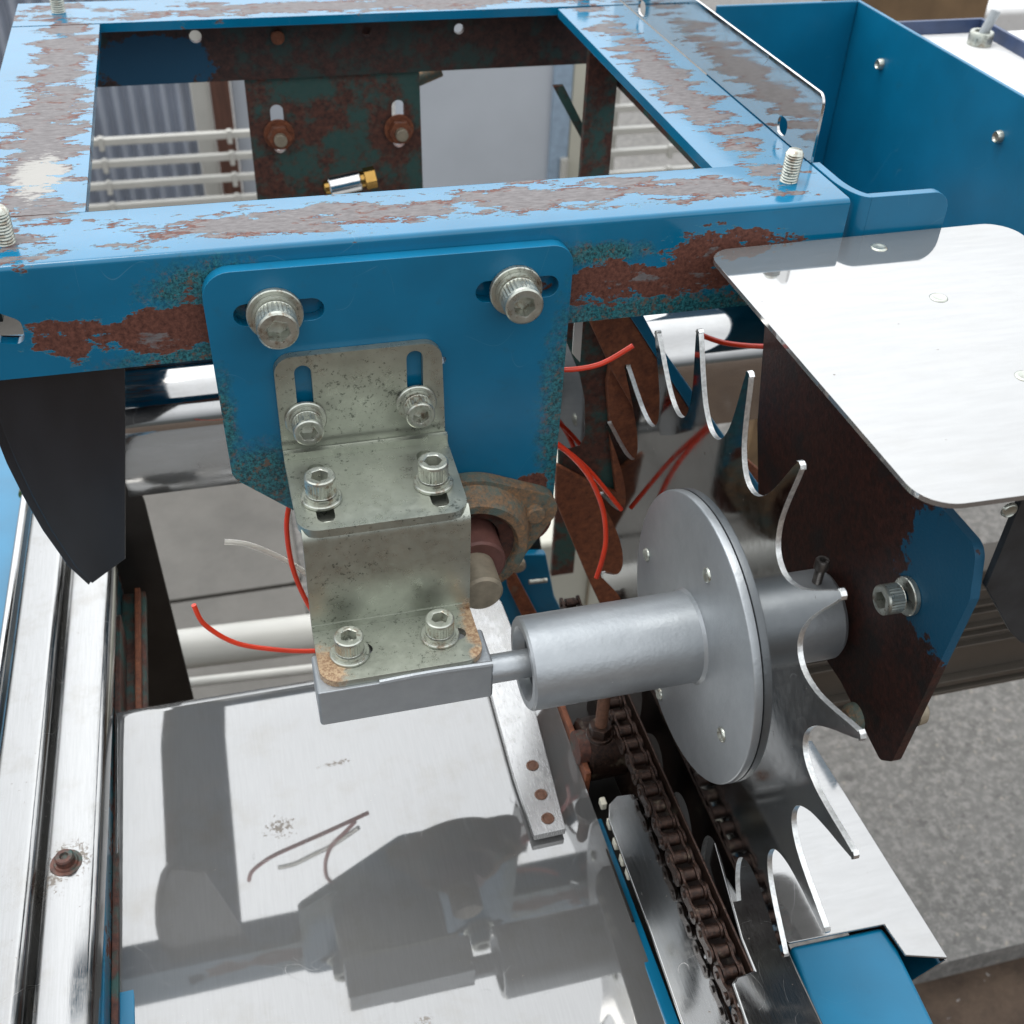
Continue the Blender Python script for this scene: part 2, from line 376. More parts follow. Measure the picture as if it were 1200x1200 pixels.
M['wheel'] = steel('wheel_steel', .30, .07, (1, 1, 1), 1.0, .2, .02, tint=(.98, 1, 1.01), specks=.73, wave=1.5)
M['cut'] = plain('cut_steel_edge', (.66, .67, .66), .3, .9, .25, 5, .3)
M['zinc'] = zinc('zinc_plate'); M['zinc2'] = zinc('zinc_plate_rusty', stains=[((1.7, -8.6, -14.4), (1.3, 1.7, .8)), ((8.4, -7.4, -14.4), (.8, 1.8, .8)), ((8.2, -9.0, -14.4), (.6, .6, .8))])
M['bolt'] = zinc('bolt_zinc', base=(.50, .515, .46), rust=.25)
M['boltdark'] = plain('dark_screw_metal', (.16, .15, .14), .4, .8, .2, 4)
M['black'] = plain('black_sheet', (.013, .014, .017), .24, 0.0, .3, .35, .02, .6, (2, 1, .6))
M['blackshine'] = plain('dark_drum', (.02, .018, .016), .42, .0, .3, .5, 0, .35)
M['paint'] = silver_paint()
M['darkgrey'] = plain('dark_grey_plate', (.03, .034, .038), .4, .2, .35, .6, .1)
M['chain'] = rough_rust('oily_chain', a=(.012, .008, .007), b=(.06, .030, .02), g=(.17, .14, .10), gf=.58, rough=.3, sc=2.0, metal=.6, bump=.8)
M['red'] = plain('red_plastic', (.66, .04, .010), .3, 0, .12, 1, 0, .6)
n_ = NT('clear_plastic'); n_.p.inputs['Transmission Weight'].default_value = .7; M['clear'] = n_.out((.85, .82, .74), 0.0, .2)
M['brass'] = plain('brass', (.42, .25, .07), .22, 1, .1, 2); M['chrome'] = plain('chrome', (.75, .74, .72), .12, 1, .1, 2)
M['tray'] = steel('tray_steel', .62, .4, (1, 1, 1), 1, .3, .0, metal=.1)
M['pin'] = plain('pin_steel', (.3, .32, .33), .4, .3, .1, 3)
M['navy'] = plain('navy_paint', (.03, .05, .11), .4, 0, .2, .8)
M['cream'] = plain('cream_enamel', (.46, .45, .38), .4, 0, .05, .1)
M['white'] = plain('off_white_paint', (.42, .45, .49), .5, 0, .07, .05)
M['offwhite'] = plain('weathered_white', (.42, .41, .375), .45, 0, .06, .2)
M['corr'] = plain('corrugated_zinc', (.34, .37, .43), .45, .3, .12, .08)
M['wood'] = plain('brown_timber', (.085, .035, .022), .7, 0, .45, .3, .2, .5, (4, 4, .3))
M['extr'] = plain('bronze_extrusion', (.085, .073, .06), .4, .3, .15, .3)
M['bead'] = plain('ivory_plastic', (.62, .59, .48), .4, 0, .1, 1)

# ------------------------------------------------------------------ the setting
def ground():
    n = NT('concrete_ground')
    c = n.mix(n.ramp(n.noise(.07, 6, .7), .35, .65), (.09, .087, .08), (.13, .125, .117))
    c = n.mix(n.ramp(n.noise(.8, 5, .85), .46, .60), c, (.19, .18, .168))
    c = n.mix(n.ramp(n.noise(.9, 3, .6, off=(5, 5, 5)), .62, .7, 0, .7), c, (.27, .24, .2))
    c = n.mix(n.ramp(n.noise(.8, 4, .6, off=(15, 5, 5)), .58, .66, 0, .7), c, (.07, .066, .062))
    n.bump(n.noise(.6, 5, .7), .6, .004); n.out(c, 0, .85)
    MB().box(-3000, 3000, 5, 3000, -89, -85).build('pavement', n.m)['kind'] = 'structure'
    d = NT('dirt'); c = d.mix(d.ramp(d.noise(.25, 8, .75), .35, .65), (.055, .034, .022), (.12, .08, .052))
    c = d.mix(d.ramp(d.noise(.45, 3, .6, off=(4, 4, 4)), .68, .7), c, (.34, .32, .3))
    d.bump(d.noise(.5, 8, .75), 1, .01); d.out(c, 0, .9)
    MB().box(-3000, 3000, -3000, 5, -91.5, -88.2).build('ground', d.m)['kind'] = 'structure'
ground()

# corrugated wall behind
def corrugated():
    t = thing('corrugated_wall', 'pale grey corrugated metal wall seen through the frame opening behind the white rails', 'wall', (0, 174, -85))
    P = []; x = -140.0; y = 174; xr = at(226, 120, 1, y).x
    while x < xr:
        P.append(V((x, y + .9 * math.sin(x / 2.75 * 2 * math.pi), -85))); x += .275
    MB().sheet(P, V((0, 0, 52)), .12).build('wall_sheet', M['corr'], t, sharp=80)
    MB().box(xr, at(247, 120, 1, 172).x, 171, 173, -85, -34).build('trim_strip', M['offwhite'], t, .1)
corrugated()
def wpx(name, label, cat, px, y, th, mat, bevel=.1):
    pts = [at(a, b, 1, y) for a, b in px]
    return tag(MB().prism(pts, V((0, th, 0))).build(name, mat, None, bevel), label, cat)
# brown post and grey panel beside it
tag(MB().box(at(248, 120, 1, 170).x, at(271, 120, 1, 170).x, 170, 174, -85, -30).build('timber_post', M['wood'], None, .2), 'reddish brown timber post next to the corrugated wall', 'post')
tag(MB().box(at(273, 120, 1, 173).x, 34, 173, 175, -85, -32).build('wall_panel', M['white'], None, .2), 'plain pale grey panel right of the brown timber post', 'panel')
# white slatted rails
def slats(name, label, x0, x1, y, zs, dy):
    t = thing(name, label, 'rack', ((x0 + x1) / 2, y, -85), 'slatted racks behind the machine')
    for k, z in enumerate(zs):
        yy = y + dy * k
        MB().prism([V((x0, yy, z)), V((x0, yy + .9, z + .1)), V((x0, yy + .9, z - .3)), V((x0, yy + .25, z - .35)), V((x0, yy + .25, z - 1.1)), V((x0, yy, z - 1.1))], V((x1 - x0, 0, 0))).build('slat', M['offwhite'], t, .1)
    for xf in (.18, .52, .86):
        for k, z in enumerate(zs):
            x = x0 + (x1 - x0) * xf; MB().box(x, x + .8, y + dy * k - .3, y + dy * k + .9, z - 1.9, z + .35).build('bracket_clip', M['offwhite'], t, .1)
    for x in (x0 + 2, x1 - 4): MB().box(x, x + 2, y + 3.4, y + 5.4, -85, zs[0] + 1).build('upright', M['offwhite'], t, .1)
    return t
slats('slatted_rack', 'rack of off-white metal slats standing before the corrugated wall on the left', -48, 12, 150, [-51.4 - 3.55 * k for k in range(6)], -.4)
slats('slatted_rack', 'rack of grey-white slats seen in the right corner of the frame opening', 64, 130, 135, [-41.5 - 3.6 * k for k in range(8)], -.4)
# white cabinet with cream door post
t = thing('white_cabinet', 'large plain pale grey-white cabinet behind the frame opening', 'cabinet', (40, 140, -85))
p0 = at(488, 200, 1, 140); p1 = at(648, 200, 1, 140)
MB().box(p0.x, p1.x, 140, 160, -85, -8).build('body', M['white'], t, .4)
MB().box(p1.x - 1, p1.x + 2.2, 139.2, 140, -85, -8).build('edge_strip', plain('blue_grey_trim', (.25, .33, .42), .5), t, .1)
MB().box(p1.x + 2.4, p1.x + 7, 139.5, 150, -85, -8).build('door_post', M['cream'], t, .2)
for z in (-24, -62): MB().cyl(V((p1.x + 1.5, 138.6, z)), EZ, .7, 7, 14).build('hinge', M['offwhite'], t)
# things behind the tray, top right
q = at(1100, 10, 1, 70)
tag(MB().box(q.x - 14, q.x + 3, 66, 70, -85, q.z + 12).build('timber_board', plain('dull_timber', (.16, .10, .05), .7, 0, .3, .2, .1), None, .2), 'dull brown timber board behind the blue hopper', 'board')
q = at(1150, 14, 1, 90)
tag(MB().box(q.x - 4, q.x + 22, 88, 110, -85, q.z + 1).build('storage_box', M['tray'], None, 1.0), 'white box standing beyond the steel tray in the top right corner', 'box')

# bronze extrusion on the right
t = thing('grooved_beam', 'bronze grooved metal beam on the right above the pavement', 'beam', (50, 5, -41.2))
MB().box(30, 75, 5.4, 8, -41.2, -30).build('body', M['extr'], t, .1)
for z, h, d in ((-31.5, .25, .5), (-33, .22, .5), (-33.7, .15, .5), (-35.2, .25, .5), (-35.9, .15, .5), (-37.0, .25, .5), (-40.6, .5, .7), (-41.2, .3, .9)):
    MB().box(30, 75, 5.4 - d, 5.4, z, z + h).build('rib', M['extr'], t, .05)

# ------------------------------------------------------------------ fasteners
def cap_screw(parent, o, ax, r=.65, h=.8, washer=1.0, stack=.3, rot=0.0, mat='bolt', split=True, name='cap_screw'):
    """socket cap screw standing on the surface point o, head pointing along ax; spring and flat washers are sub-parts"""
    ax = ax.normalized(); u, w = frame_of(ax); b = MB(); n = 60; base = o + ax * stack
    def ring(hh, rr, knurl=0.0): return [b.bm.verts.new(base + ax * hh + (u * math.cos(2 * math.pi * k / n) + w * math.sin(2 * math.pi * k / n)) * (rr - (knurl if k % 2 else 0))) for k in range(n)]
    rs = [ring(0, r * .9), ring(.04, r), ring(.06, r, .035 * r / .65), ring(h * .8, r, .035 * r / .65), ring(h * .82, r), ring(h * .95, r * .985), ring(h, r * .9), ring(h, r * .64)]
    for a, c in zip(rs, rs[1:]):
        for k in range(n): b.bm.faces.new((a[k], a[(k + 1) % n], c[(k + 1) % n], c[k]))
    hexr = r * .60
    def hexring(hh, s=1.0):
        L = []
        for k in range(n):
            a = 2 * math.pi * k / n + rot; seg = (a % (math.pi / 3)) - math.pi / 6
            rr = hexr * math.cos(math.pi / 6) / math.cos(seg) * s
            L.append(b.bm.verts.new(base + ax * hh + (u * math.cos(a - rot) + w * math.sin(a - rot)) * rr))
        return L
    h1, h2, h3 = hexring(h - .02), hexring(h * .3), hexring(h * .22, .1)
    for a, c in ((rs[-1], h1), (h1, h2), (h2, h3)):
        for k in range(n): b.bm.faces.new((a[k], a[(k + 1) % n], c[(k + 1) % n], c[k]))
    b.bm.faces.new(h3)
    head = b.build(name, M[mat], parent, sharp=28)
    wf = stack * .5
    MB().lathe(o, ax, [(0, r * .5), (0, washer - .03), (.03, washer), (wf - .04, washer), (wf, washer - .04), (wf, r * .5)], 48, True).build('flat_washer', M[mat], head)
    if split:
        s = MB(); ro, ri = r * 1.12, r * .6; K = 44; prev = None; top = stack - wf
        for k in range(K + 1):
            a = 2 * math.pi * (k / K) * .97 + rot + .7; d = u * math.cos(a) + w * math.sin(a); z = wf + .02 * k / K
            cur = [s.bm.verts.new(o + ax * (z + zz) + d * rr) for rr, zz in ((ri, 0), (ro, 0), (ro, top - .02), (ri, top - .02))]
            if prev:
                for i in range(4): s.bm.faces.new((prev[i], prev[(i + 1) % 4], cur[(i + 1) % 4], cur[i]))
            else: s.bm.faces.new(cur)
            prev = cur
        s.bm.faces.new(prev); s.build('spring_washer', M[mat], head)
    return head
def stud(parent, x, y, h=1.4, r=.4, z=0.0, name='threaded_stud'):
    prof = [(-.4, 0), (-.4, r)]; k = 0.0
    while k < h - .15: prof += [(k, r), (k + .055, r * .84), (k + .11, r)]; k += .125
    prof += [(h - .12, r * .9), (h, r * .72), (h, 0)]
    return MB().lathe(V((x, y, z)), V((.02, -.03, 1)), prof, 24).build(name, M['bolt'], parent, sharp=60)
def rivet(parent, o, ax, r=.35, h=.08, mat='bolt', name='rivet'):
    return MB().lathe(o, ax, [(0, r * 1.02), (h * .7, r * .95), (h, r * .8), (h * .6, r * .6), (h * .5, 0)], 24).build(name, M[mat], parent, sharp=50)
def hexnut(b, o, ax, r, h):
    u, w = frame_of(ax); b.prism([o + (u * math.cos(R(60 * k)) + w * math.sin(R(60 * k))) * r for k in range(6)], ax.normalized() * h); return b

# ------------------------------------------------------------------ blue frame
fr = thing('machine_frame', 'rectangular blue painted angle iron frame with grey and brown rust showing on its flat top', 'metal frame', (8.5, 17, -4.6))  # angle iron frame of the machine
T = .5
fb = MB()
fb.prism([V((-17.0, y, z)) for y, z in rpoly([(0, -4.65), (0, 0), (4.36, 0), (4.36, -T), (T, -T), (T, -4.65)], [0, .22, .1, 0, .3, 0], 5)], V((43.3, 0, 0)))
beam = fb.build('front_beam', M['frame'], fr, 0)
hole = rpoly([(-8.6, -3.05), (-7.55, -3.2), (-7.55, -2.2), (-8.3, -1.75), (-8.6, -1.8)], .35, 4)
cut = MB().prism(YP(hole, -1), V((0, 3, 0))).build('cutter', M['frame'], fr, 0)
bo = beam.modifiers.new('hole', 'BOOLEAN'); bo.operation = 'DIFFERENCE'; bo.object = cut; bo.solver = 'EXACT'
bpy.context.view_layer.update(); dg = bpy.context.evaluated_depsgraph_get()
me = bpy.data.meshes.new_from_object(beam.evaluated_get(dg)); beam.modifiers.clear(); beam.data = me
me.set_sharp_from_angle(angle=R(35)); bpy.data.objects.remove(cut)
lb = MB(); lb.prism(ZP([(-9.55, 4.48), (-4.95, 4.36), (-4.85, 29.5), (-9.5, 29.5)], -.02), V((0, 0, -T))); lb.build('side_beam', M['frame'], fr, .03)
MB().box(-9.5, -9.05, 4.5, 29.4, -4.6, -.55).build('side_web', M['rustdark'], fr, .05)
rb = MB(); rb.prism(ZP([(21.72, 4.06), (26.3, 4.36), (26.3, 29.45), (21.9, 29.2)], -.02), V((0, 0, -T))); rb.build('side_beam', M['frame'], fr, .03)
MB().box(25.8, 26.25, 4.5, 29.3, -4.6, -.55).build('side_web', M['rustdark'], fr, .05)
bk = MB(); bk.box(-9.5, 26.3, 29.55, 34, -T, 0); bk.build('rear_beam', M['frame'], fr, .04)
holes = [YP(circ(at(px, py, 1, 33.5).x, at(px, py, 1, 33.5).z, r), 33.5) for px, py, r in ((229, 43, .38), (430, 37, .3), (538, 34, .33))]
MB().prism(YP([(-9.5, -4.8), (26.3, -4.8), (26.3, -T - .01), (-9.5, -T - .01)], 33.5), V((0, .45, 0)), holes).build('rear_web', M['rearweb'], fr, 0)
for px, py in ((325, 43),): p = at(px, py, 1, 33.4); MB().lathe(p, V((0, -1, 0)), [(0, 0), (0, .42), (.25, .42), (.3, .3), (.3, 0)], 18).build('screw_head', M['rustorange'], fr)
for x, y in ((24.5, 2.35), (-7.75, 2.1), (-7.15, 32.1), (24.3, 31.6)): stud(fr, x, y)
q0 = at(683, 80, 1, 28); q1 = at(718, 80, 1, 28)
lg = MB(); lg.prism(ZP([(23.5, 27.4), (25.5, 27.4), (25.5, 29.3), (25.0, 29.3), (25.0, 27.9), (23.5, 27.9)], -.6), V((.2, 0, -45))); lg.build('leg', M['rustdark'], fr, .05)
MB().prism([V((21.8, 29, -4.6)), V((22.5, 29, -4.6)), V((24.0, 29, -7.2)), V((24.0, 29, -8.2))], V((0, .3, 0))).build('gusset', M['rustdark'], fr, .05)

# small blue corner bracket beside the frame
cb = MB()
pl = [(26.42, 4.2), (26.42, .9)] + [(26.42 + .9 - .9 * math.cos(R(a)), .9 - .9 * math.sin(R(a))) for a in range(15, 91, 15)] + [(31.2, -.05)]
cb2 = MB().prism(YP(rpoly([(27.3, .03), (31.2, .03), (31.2, -3.0), (27.3, -3.0)], [0, .9, .9, 0]), 0.0), V((0, .42, 0)))
cb2.sheet([V((x, y, -3.0)) for x, y in [(26.42, 4.0), (26.42, 2.2)] + [(27.3 - .88 * math.cos(R(a)), 2.2 - 2.2 * math.sin(R(a))) for a in range(10, 91, 10)]], V((0, 0, 3.03)), -.4)
tag(cb2.build('corner_bracket', M['blue'], None, .08), 'small blue bent bracket with rounded corner sticking out at the right end of the frame', 'bracket')

# upright mirror-like guard along the right side beam
ug = MB(); o_ = rpoly([(4.0, .02), (4.0, 3.05), (31.5, 3.05), (31.5, .02)], [0, .5, 0, 0])
ug.prism(XP(o_, 26.36), V((.14, 0, 0)), [XP(rpoly([(6.7, .12), (6.7, .95), (7.7, .95), (7.7, .12)], .35, 4), 26.36), XP(rpoly([(26.1, .12), (26.1, .95), (27.3, .95), (27.3, .12)], .35, 4), 26.36)])
t = tag(ug.build('guard_plate', M['upright'], None, .03), 'thin upright stainless strip mirroring the rusty side of the blue frame', 'guard plate')

# blue hopper
hp = thing('blue_hopper', 'deep open blue sheet metal hopper to the right of the frame', 'hopper', (31, 10, -14))
HX, HY, HZ = 41.8, 28.3, 0.05
MB().box(HX, HX + .25, 6.9, HY + .25, -13, HZ).build('side_wall', M['blue'], hp, .08)
MB().box(32.0, HX - .02, HY, HY + .25, -13, HZ).build('back_wall', M['blue'], hp, .08)
MB().box(32.0, HX - .02, 7, HY - .02, -13.3, -13.02).build('floor_panel', M['blue'], hp, .05)
for px, py in ((1033, 75), (1172, 160)): rivet(hp, at(px, py, 0, HX - .01), V((-1, 0, 0)), .34, .3, name='screw')
MB().box(HX, HX + .9, 6.0, 6.85, -13, -1.2).build('corner_flange', M['navy'], hp, .05)

# steel tray with stud, top right
tr = thing('steel_tray', 'shiny steel tray with a dark blue rim behind the blue hopper', 'tray', (55, 24, -3.2))
zt = -3.2
c0 = at(1150, 22, 2, zt + .9)
MB().box(HX + .4, 85, -12, c0.y, zt - .2, zt).build('tray_floor', M['tray'], tr, .05)
MB().box(HX + .4, c0.x + .3, c0.y, c0.y + .3, zt - .2, zt + .9).build('rim', M['navy'], tr, .05)
e1 = at(1215, 58, 2, zt + .9)
MB().prism([V((c0.x, c0.y - .02, zt - .2)), V((c0.x + .3, c0.y - .02, zt - .2)), V((e1.x + .3, e1.y, zt - .2)), V((e1.x, e1.y, zt - .2))], V((0, 0, 1.1))).build('rim', M['navy'], tr, .05)
b0 = at(1147, 52, 2, zt)
sw = thing('steel_pin', 'slanting steel pin in a round collar standing on the steel tray', 'pin', (b0.x, b0.y, zt + .02))
MB().lathe(b0 + EZ * .02, EZ, [(0, 0), (0, .82), (.75, .82), (.85, .74), (.85, .5), (.7, .48), (.7, 0)], 30).build('collar', M['bolt'], sw, sharp=40)
tip = at(1168, 12, 1, b0.y)
MB().cyl(b0 + EZ * .4, (tip - b0 - EZ * .4), .33, (tip - b0 - EZ * .4).length, 20, .06).build('pin', M['pin'], sw)

# ------------------------------------------------------------------ rear plate
rp = thing('rusty_plate', 'dark rusty steel plate hanging under the far beam of the frame', 'plate', (8.5, 34.3, -22))
a_, b_ = at(326, 148, 1, 34.0), at(467, 142, 1, 34.0)
MB().prism(YP([(2.9, -2), (14.1, -2), (14.3, -14), (13.6, -22), (4.5, -22), (2.9, -16)], 34.02), V((0, .5, 0)),
           [YP(slot(a_.x, a_.z - .2, 3.2, .85, True), 34.02), YP(slot(b_.x, b_.z - .2, 3.2, .85, True), 34.02)]).build('plate', M['rustdark'], rp, 0)
for p in (a_, b_):
    p = V((p.x, 34.0, p.z - .5)); b = MB(); b.cyl(p, V((0, -1, 0)), 1.0, .2, 24); hexnut(b, p + V((0, -.2, 0)), V((0, -1, 0)), .8, .7)
    nt_ = b.build('hex_nut', M['rustorange'], rp, .04); MB().cyl(p + V((0, -.9, 0)), V((0, -1, 0)), .42, .5, 18, .06).build('bolt_end', M['shaft_end'], nt_)
ft = thing('hose_fitting', 'chrome and brass hose fitting lying low in front of the rusty rear plate', 'fitting', (8.9, 30, -11.2))
c0, c1 = at(386, 219, 1, 31), at(422, 211, 1, 31); d = (c1 - c0).normalized()
MB().cyl(c0, d, .72, (c1 - c0).length, 30, .06).build('sleeve', M['chrome'], ft)
b = MB(); b.cyl(c1, d, .55, .3, 20); hexnut(b, c1 + d * .3, d, .72, .75); b.build('brass_nut', M['brass'], ft, .04)
MB().lathe(c0, -d, [(0, .5), (.3, .45), (.45, .2), (.45, 0)], 18).build('brass_tip', M['brass'], ft)
fe = thing('rusty_pipe_stub', 'short rusty yellowish pipe stub poking out right of the rear plate', 'pipe', (15, 36, -4))
g0, g1 = at(488, 92, 1, 37), at(516, 80, 1, 37); MB().cyl(g0, g1 - g0, .55, (g1 - g0).length, 18, .05).build('pipe', M['cast'], fe)

# ------------------------------------------------------------------ blue mounting plate
mp = thing('mounting_plate', 'thick blue plate with two big bolts in slots hung on the front of the frame', 'mounting plate', (6.5, -.6, -16.4))
out = rpoly([(-.92, -.62), (13.82, -.66), (13.7, -16.3), (5.9, -16.3), (-.78, -10.2)], [1.1, .9, 1.3, .8, .9], 8)
MB().prism(YP(out, -.62), V((0, .6, 0)), [YP(slot(1.9, -2.5, 3.5, .95), -.62), YP(slot(11.5, -2.45, 3.5, .95), -.62), YP(circ(8.35, -4.9 - .55, .18), -.62)]).build('plate', M['plate'], mp, .1, 3)
for x, z in ((1.72, -2.5), (11.4, -2.45)): cap_screw(mp, V((x, -.62, z)), V((0, -1, 0)), .8, 1.0, 1.1, .5, .3)

# ------------------------------------------------------------------ zinc bracket, upper
ub = thing('upper_angle_bracket', 'zinc-plated angle bracket bolted flat against the blue mounting plate', 'bracket', (4.9, -3, -9.4))
b = MB(); t4 = .38
b.prism(YP(rpoly([(1.42, -4.32), (8.25, -4.32), (8.4, -8.75), (1.42, -8.75)], [.75, .75, 0, 0]), -1.02), V((0, t4, 0)),
        [YP(slot(2.55, -6.45, 3.4, .68, True), -1.02), YP(slot(7.12, -6.4, 3.6, .68, True), -1.02)])
b.sheet([V((1.42, -1.02 - .5 + .5 * math.cos(R(a)), -8.75 - .25 * math.sin(R(a)))) for a in range(0, 91, 15)], V((6.98, 0, 0)), .38)
b.prism(ZP(rpoly([(1.42, -1.5), (8.4, -1.5), (8.32, -6.3), (1.5, -6.3)], [0, 0, .85, .85]), -9.0), V((0, 0, -t4)),
        [ZP(slot(2.65, -3.9, 3.9, .72, True), -9.0), ZP(slot(7.25, -3.9, 3.9, .72, True), -9.0)])
b.build('body', M['zinc'], ub, .09)
cap_screw(ub, V((2.5, -1.02, -7.3)), V((0, -1, 0)), .62, .75, .86, .36, .1); cap_screw(ub, V((7.14, -1.02, -7.1)), V((0, -1, 0)), .62, .75, .86, .36, .5)
cap_screw(ub, V((2.62, -4.35, -9.0)), EZ, .62, .85, .82, .36, .2); cap_screw(ub, V((7.2, -4.3, -9.0)), EZ, .62, .85, .82, .36, .6)

# lower stepped bracket
lw = thing('stepped_bracket', 'zinc-plated stepped bracket with rust-stained corners, under the angle bracket', 'bracket', (4.9, -7.5, -14.7))
b = MB(); zf = -14.42
b.box(1.6, 8.3, -5.6, -1.3, -9.75, -9.4)
b.sheet([V((1.6, y, z)) for y, z in [(-5.6, -9.4), (-5.78, -9.45), (-5.88, -9.56), (-5.93, -9.75), (-5.93, -14.15)] + [(-6.2 + .27 * math.cos(R(a)), -14.15 - .27 * math.sin(R(a))) for a in (20, 45, 70, 90)] + [(-6.3, zf)]], V((6.75, 0, 0)), .32)
b.prism(ZP(rpoly([(1.6, -6.28), (8.35, -6.28), (8.35, -9.3), (1.6, -9.3)], [0, 0, .85, .85]), zf), V((0, 0, -.32)),
        [ZP(slot(3.1, -7.75, 1.6, .7), zf), ZP(slot(7.05, -7.7, 1.6, .7), zf)])
b.build('body', M['zinc2'], lw, .07)
cap_screw(lw, V((2.95, -7.85, zf)), EZ, .6, .75, .82, .3, .1); cap_screw(lw, V((6.75, -7.65, zf)), EZ, .6, .75, .82, .3, .45)

# ------------------------------------------------------------------ silver pivot arm, rod
AY, AZ = -8.9, -15.6
pa = thing('pivot_arm', 'silver painted square bar with a round rod at its end, under the stepped bracket', 'pivot arm', (5, -8.5, -16.7))
MB().box(1.4, 8.65, -9.45, -7.3, -16.7, -14.75).build('bar', M['paint'], pa, .12, 3)
b = MB(); b.tube([V((3.9, -9.36, -14.76)), V((6, -9.33, -14.72)), V((8.6, -9.38, -14.76))], .13, 8); b.build('weld_bead', M['paint'], pa)
MB().cyl(V((8.6, AY, AZ)), EX, .62, 9, 32).build('rod', M['paint'], pa)

# ------------------------------------------------------------------ star wheel
sw = thing('star_wheel', 'polished steel wheel with eighteen curved spikes on a silver painted hub', 'star wheel', (18.2, AY, AZ - 13.5))
XW = 17.98; RT, RV = 13.45, 9.55
TAB = [(0, 0), (.15, .008), (.3, .035), (.45, .095), (.55, .155), (.65, .235), (.72, .325), (.78, .44), (.84, .60), (.89, .79), (.94, .96), (1, .99)]
def curve(q):
    for (a, b), (c, d) in zip(TAB, TAB[1:]):
        if q <= c: return b + (d - b) * (q - a) / (c - a)
    return TAB[-1][1]
def wheel_outline():
    o = []
    for k in range(18):
        c = R(-10.2 + 20 * k)
        ht = .20 / RT                                    # half width of a tip
        o += [(RT * .992, c - ht), (RT, c - ht * .4), (RT, c + ht * .4), (RT * .992, c + ht)]
        a0, a1 = c + ht, c + R(20) - ht; mid = (a0 + a1) / 2; hw = (a1 - a0) / 2
        for j in range(1, 32):
            s = math.sin(math.pi / 2 * (-1 + 2 * j / 32)) * .985
            q = abs(s) * .965
            rr = RV + (RT - RV) * curve(q)
            o.append((rr, mid + math.copysign(q, s) * R(10)))
    return [(AY + r * math.cos(a), AZ + r * math.sin(a)) for r, a in o]
wo_ = wheel_outline()
b = MB(); b.prism(XP(wo_, XW), V((.22, 0, 0))); wb = b.build('spiked_disc', M['wheel'], sw, .035, 2, 30)
wb.data.materials.append(M['cut'])
for f in wb.data.polygons:
    if abs(f.normal.x) < .5: f.material_index = 1
MB().lathe(V((17.58, AY, AZ)), EX, [(0, 1.0), (0, 6.38), (.03, 6.43), (.07, 6.45), (.36, 6.45), (.385, 6.43), (.385, 1.0)], 128, True).build('flange_disc', M['paint'], sw)
MB().lathe(V((10.05, AY, AZ)), EX, [(0.6, 1.2), (0.05, 1.55), (0, 1.6), (0, 1.93), (.1, 2.02), (7.40, 2.02), (7.48, 2.1), (7.54, 2.16), (7.54, 1.2)], 64, True).build('hub_tube', M['paint'], sw)
MB().lathe(V((10.5, AY, AZ)), EX, [(0, .66), (0, 1.45), (.3, 1.45), (.3, .66)], 40, True).build('bushing', M['darkgrey'], sw)
MB().lathe(V((18.45, AY, AZ)), EX, [(-.22, .5), (-.22, 2.15), (.1, 2.05), (5.6, 2.05), (5.8, 1.9), (5.8, .5)], 64, True).build('rear_hub', M['paint'], sw)
for px, py in ((758, 650), (829, 674), (773, 813), (846, 861)):
    p = at(px, py, 0, 17.575); rv = rivet(sw, p, V((-1, 0, 0)), .33, .1, name='rivet')
b = MB(); ps = V((23.3, AY, AZ + 2.0)); b.lathe(ps, EZ, [(0, .2), (.0, .2)] + [x for k in range(9) for x in ((.1 * k, .22), (.1 * k + .05, .18))] + [(.9, .32), (1.3, .32), (1.38, .27), (1.38, .16), (1.1, .12), (1.1, 0)], 24)
b.build('set_screw', M['boltdark'], sw, sharp=50)

# ------------------------------------------------------------------ flange bearing and shaft
fbg = thing('flange_bearing', 'rusty cast iron flange bearing bolted on the lower corner of the blue plate', 'bearing', (9.4, -.7, -18))
bc = V((9.35, -.66, -14.75)); ear = V((12.65, -.66, -13.75)); ear2 = bc * 2 - ear
def hull(c, r, c2, r2, n=28):
    d = math.atan2(c2.z - c.z, c2.x - c.x); g = math.acos((r - r2) / (c2 - c).length); return d, g
dd, gg = hull(bc, 3.3, ear, 1.05)
o2 = []
for k in range(9): a = dd - gg + 2 * gg * k / 8; o2.append((ear.x + 1.05 * math.cos(a), ear.z + 1.05 * math.sin(a)))
for k in range(17): a = dd + gg + (math.pi - 2 * gg) * k / 16; o2.append((bc.x + 3.3 * math.cos(a), bc.z + 3.3 * math.sin(a)))
for k in range(9): a = dd + math.pi - gg + 2 * gg * k / 8; o2.append((ear2.x + 1.05 * math.cos(a), ear2.z + 1.05 * math.sin(a)))
for k in range(17): a = dd + math.pi + gg + (math.pi - 2 * gg) * k / 16; o2.append((bc.x + 3.3 * math.cos(a), bc.z + 3.3 * math.sin(a)))
b = MB(); b.prism(YP(o2, -1.35), V((0, .7, 0)), [YP(circ(bc.x, bc.z, 2.0, 32), -1.35)])
b.lathe(V((bc.x, -1.3, bc.z)), V((0, -1, 0)), [(0, 3.1), (.25, 3.0), (.9, 2.75), (1.1, 2.65), (1.1, 2.25), (.9, 2.1), (0, 2.1)], 48)
b.build('housing', M['cast'], fbg, .12, 3, 50)
MB().lathe(V((bc.x, -1.2, bc.z)), V((0, -1, 0)), [(0, 1.4), (0.5, 1.5), (0.7, 1.95), (.9, 2.2), (1.0, 2.12), (.6, 2.08), (0, 2.08)], 48).build('seal_ring', M['rustdark'], fbg)
MB().cyl(V((bc.x, -.8, bc.z)), V((0, -1, 0)), 1.38, 2.6, 40, .1).build('inner_ring', M['shaft'], fbg)
MB().cyl(V((bc.x - .15, -1, bc.z - .1)), V((0, -1, 0)), .95, 4.2, 36, .12).build('shaft_end', M['shaft_end'], fbg)
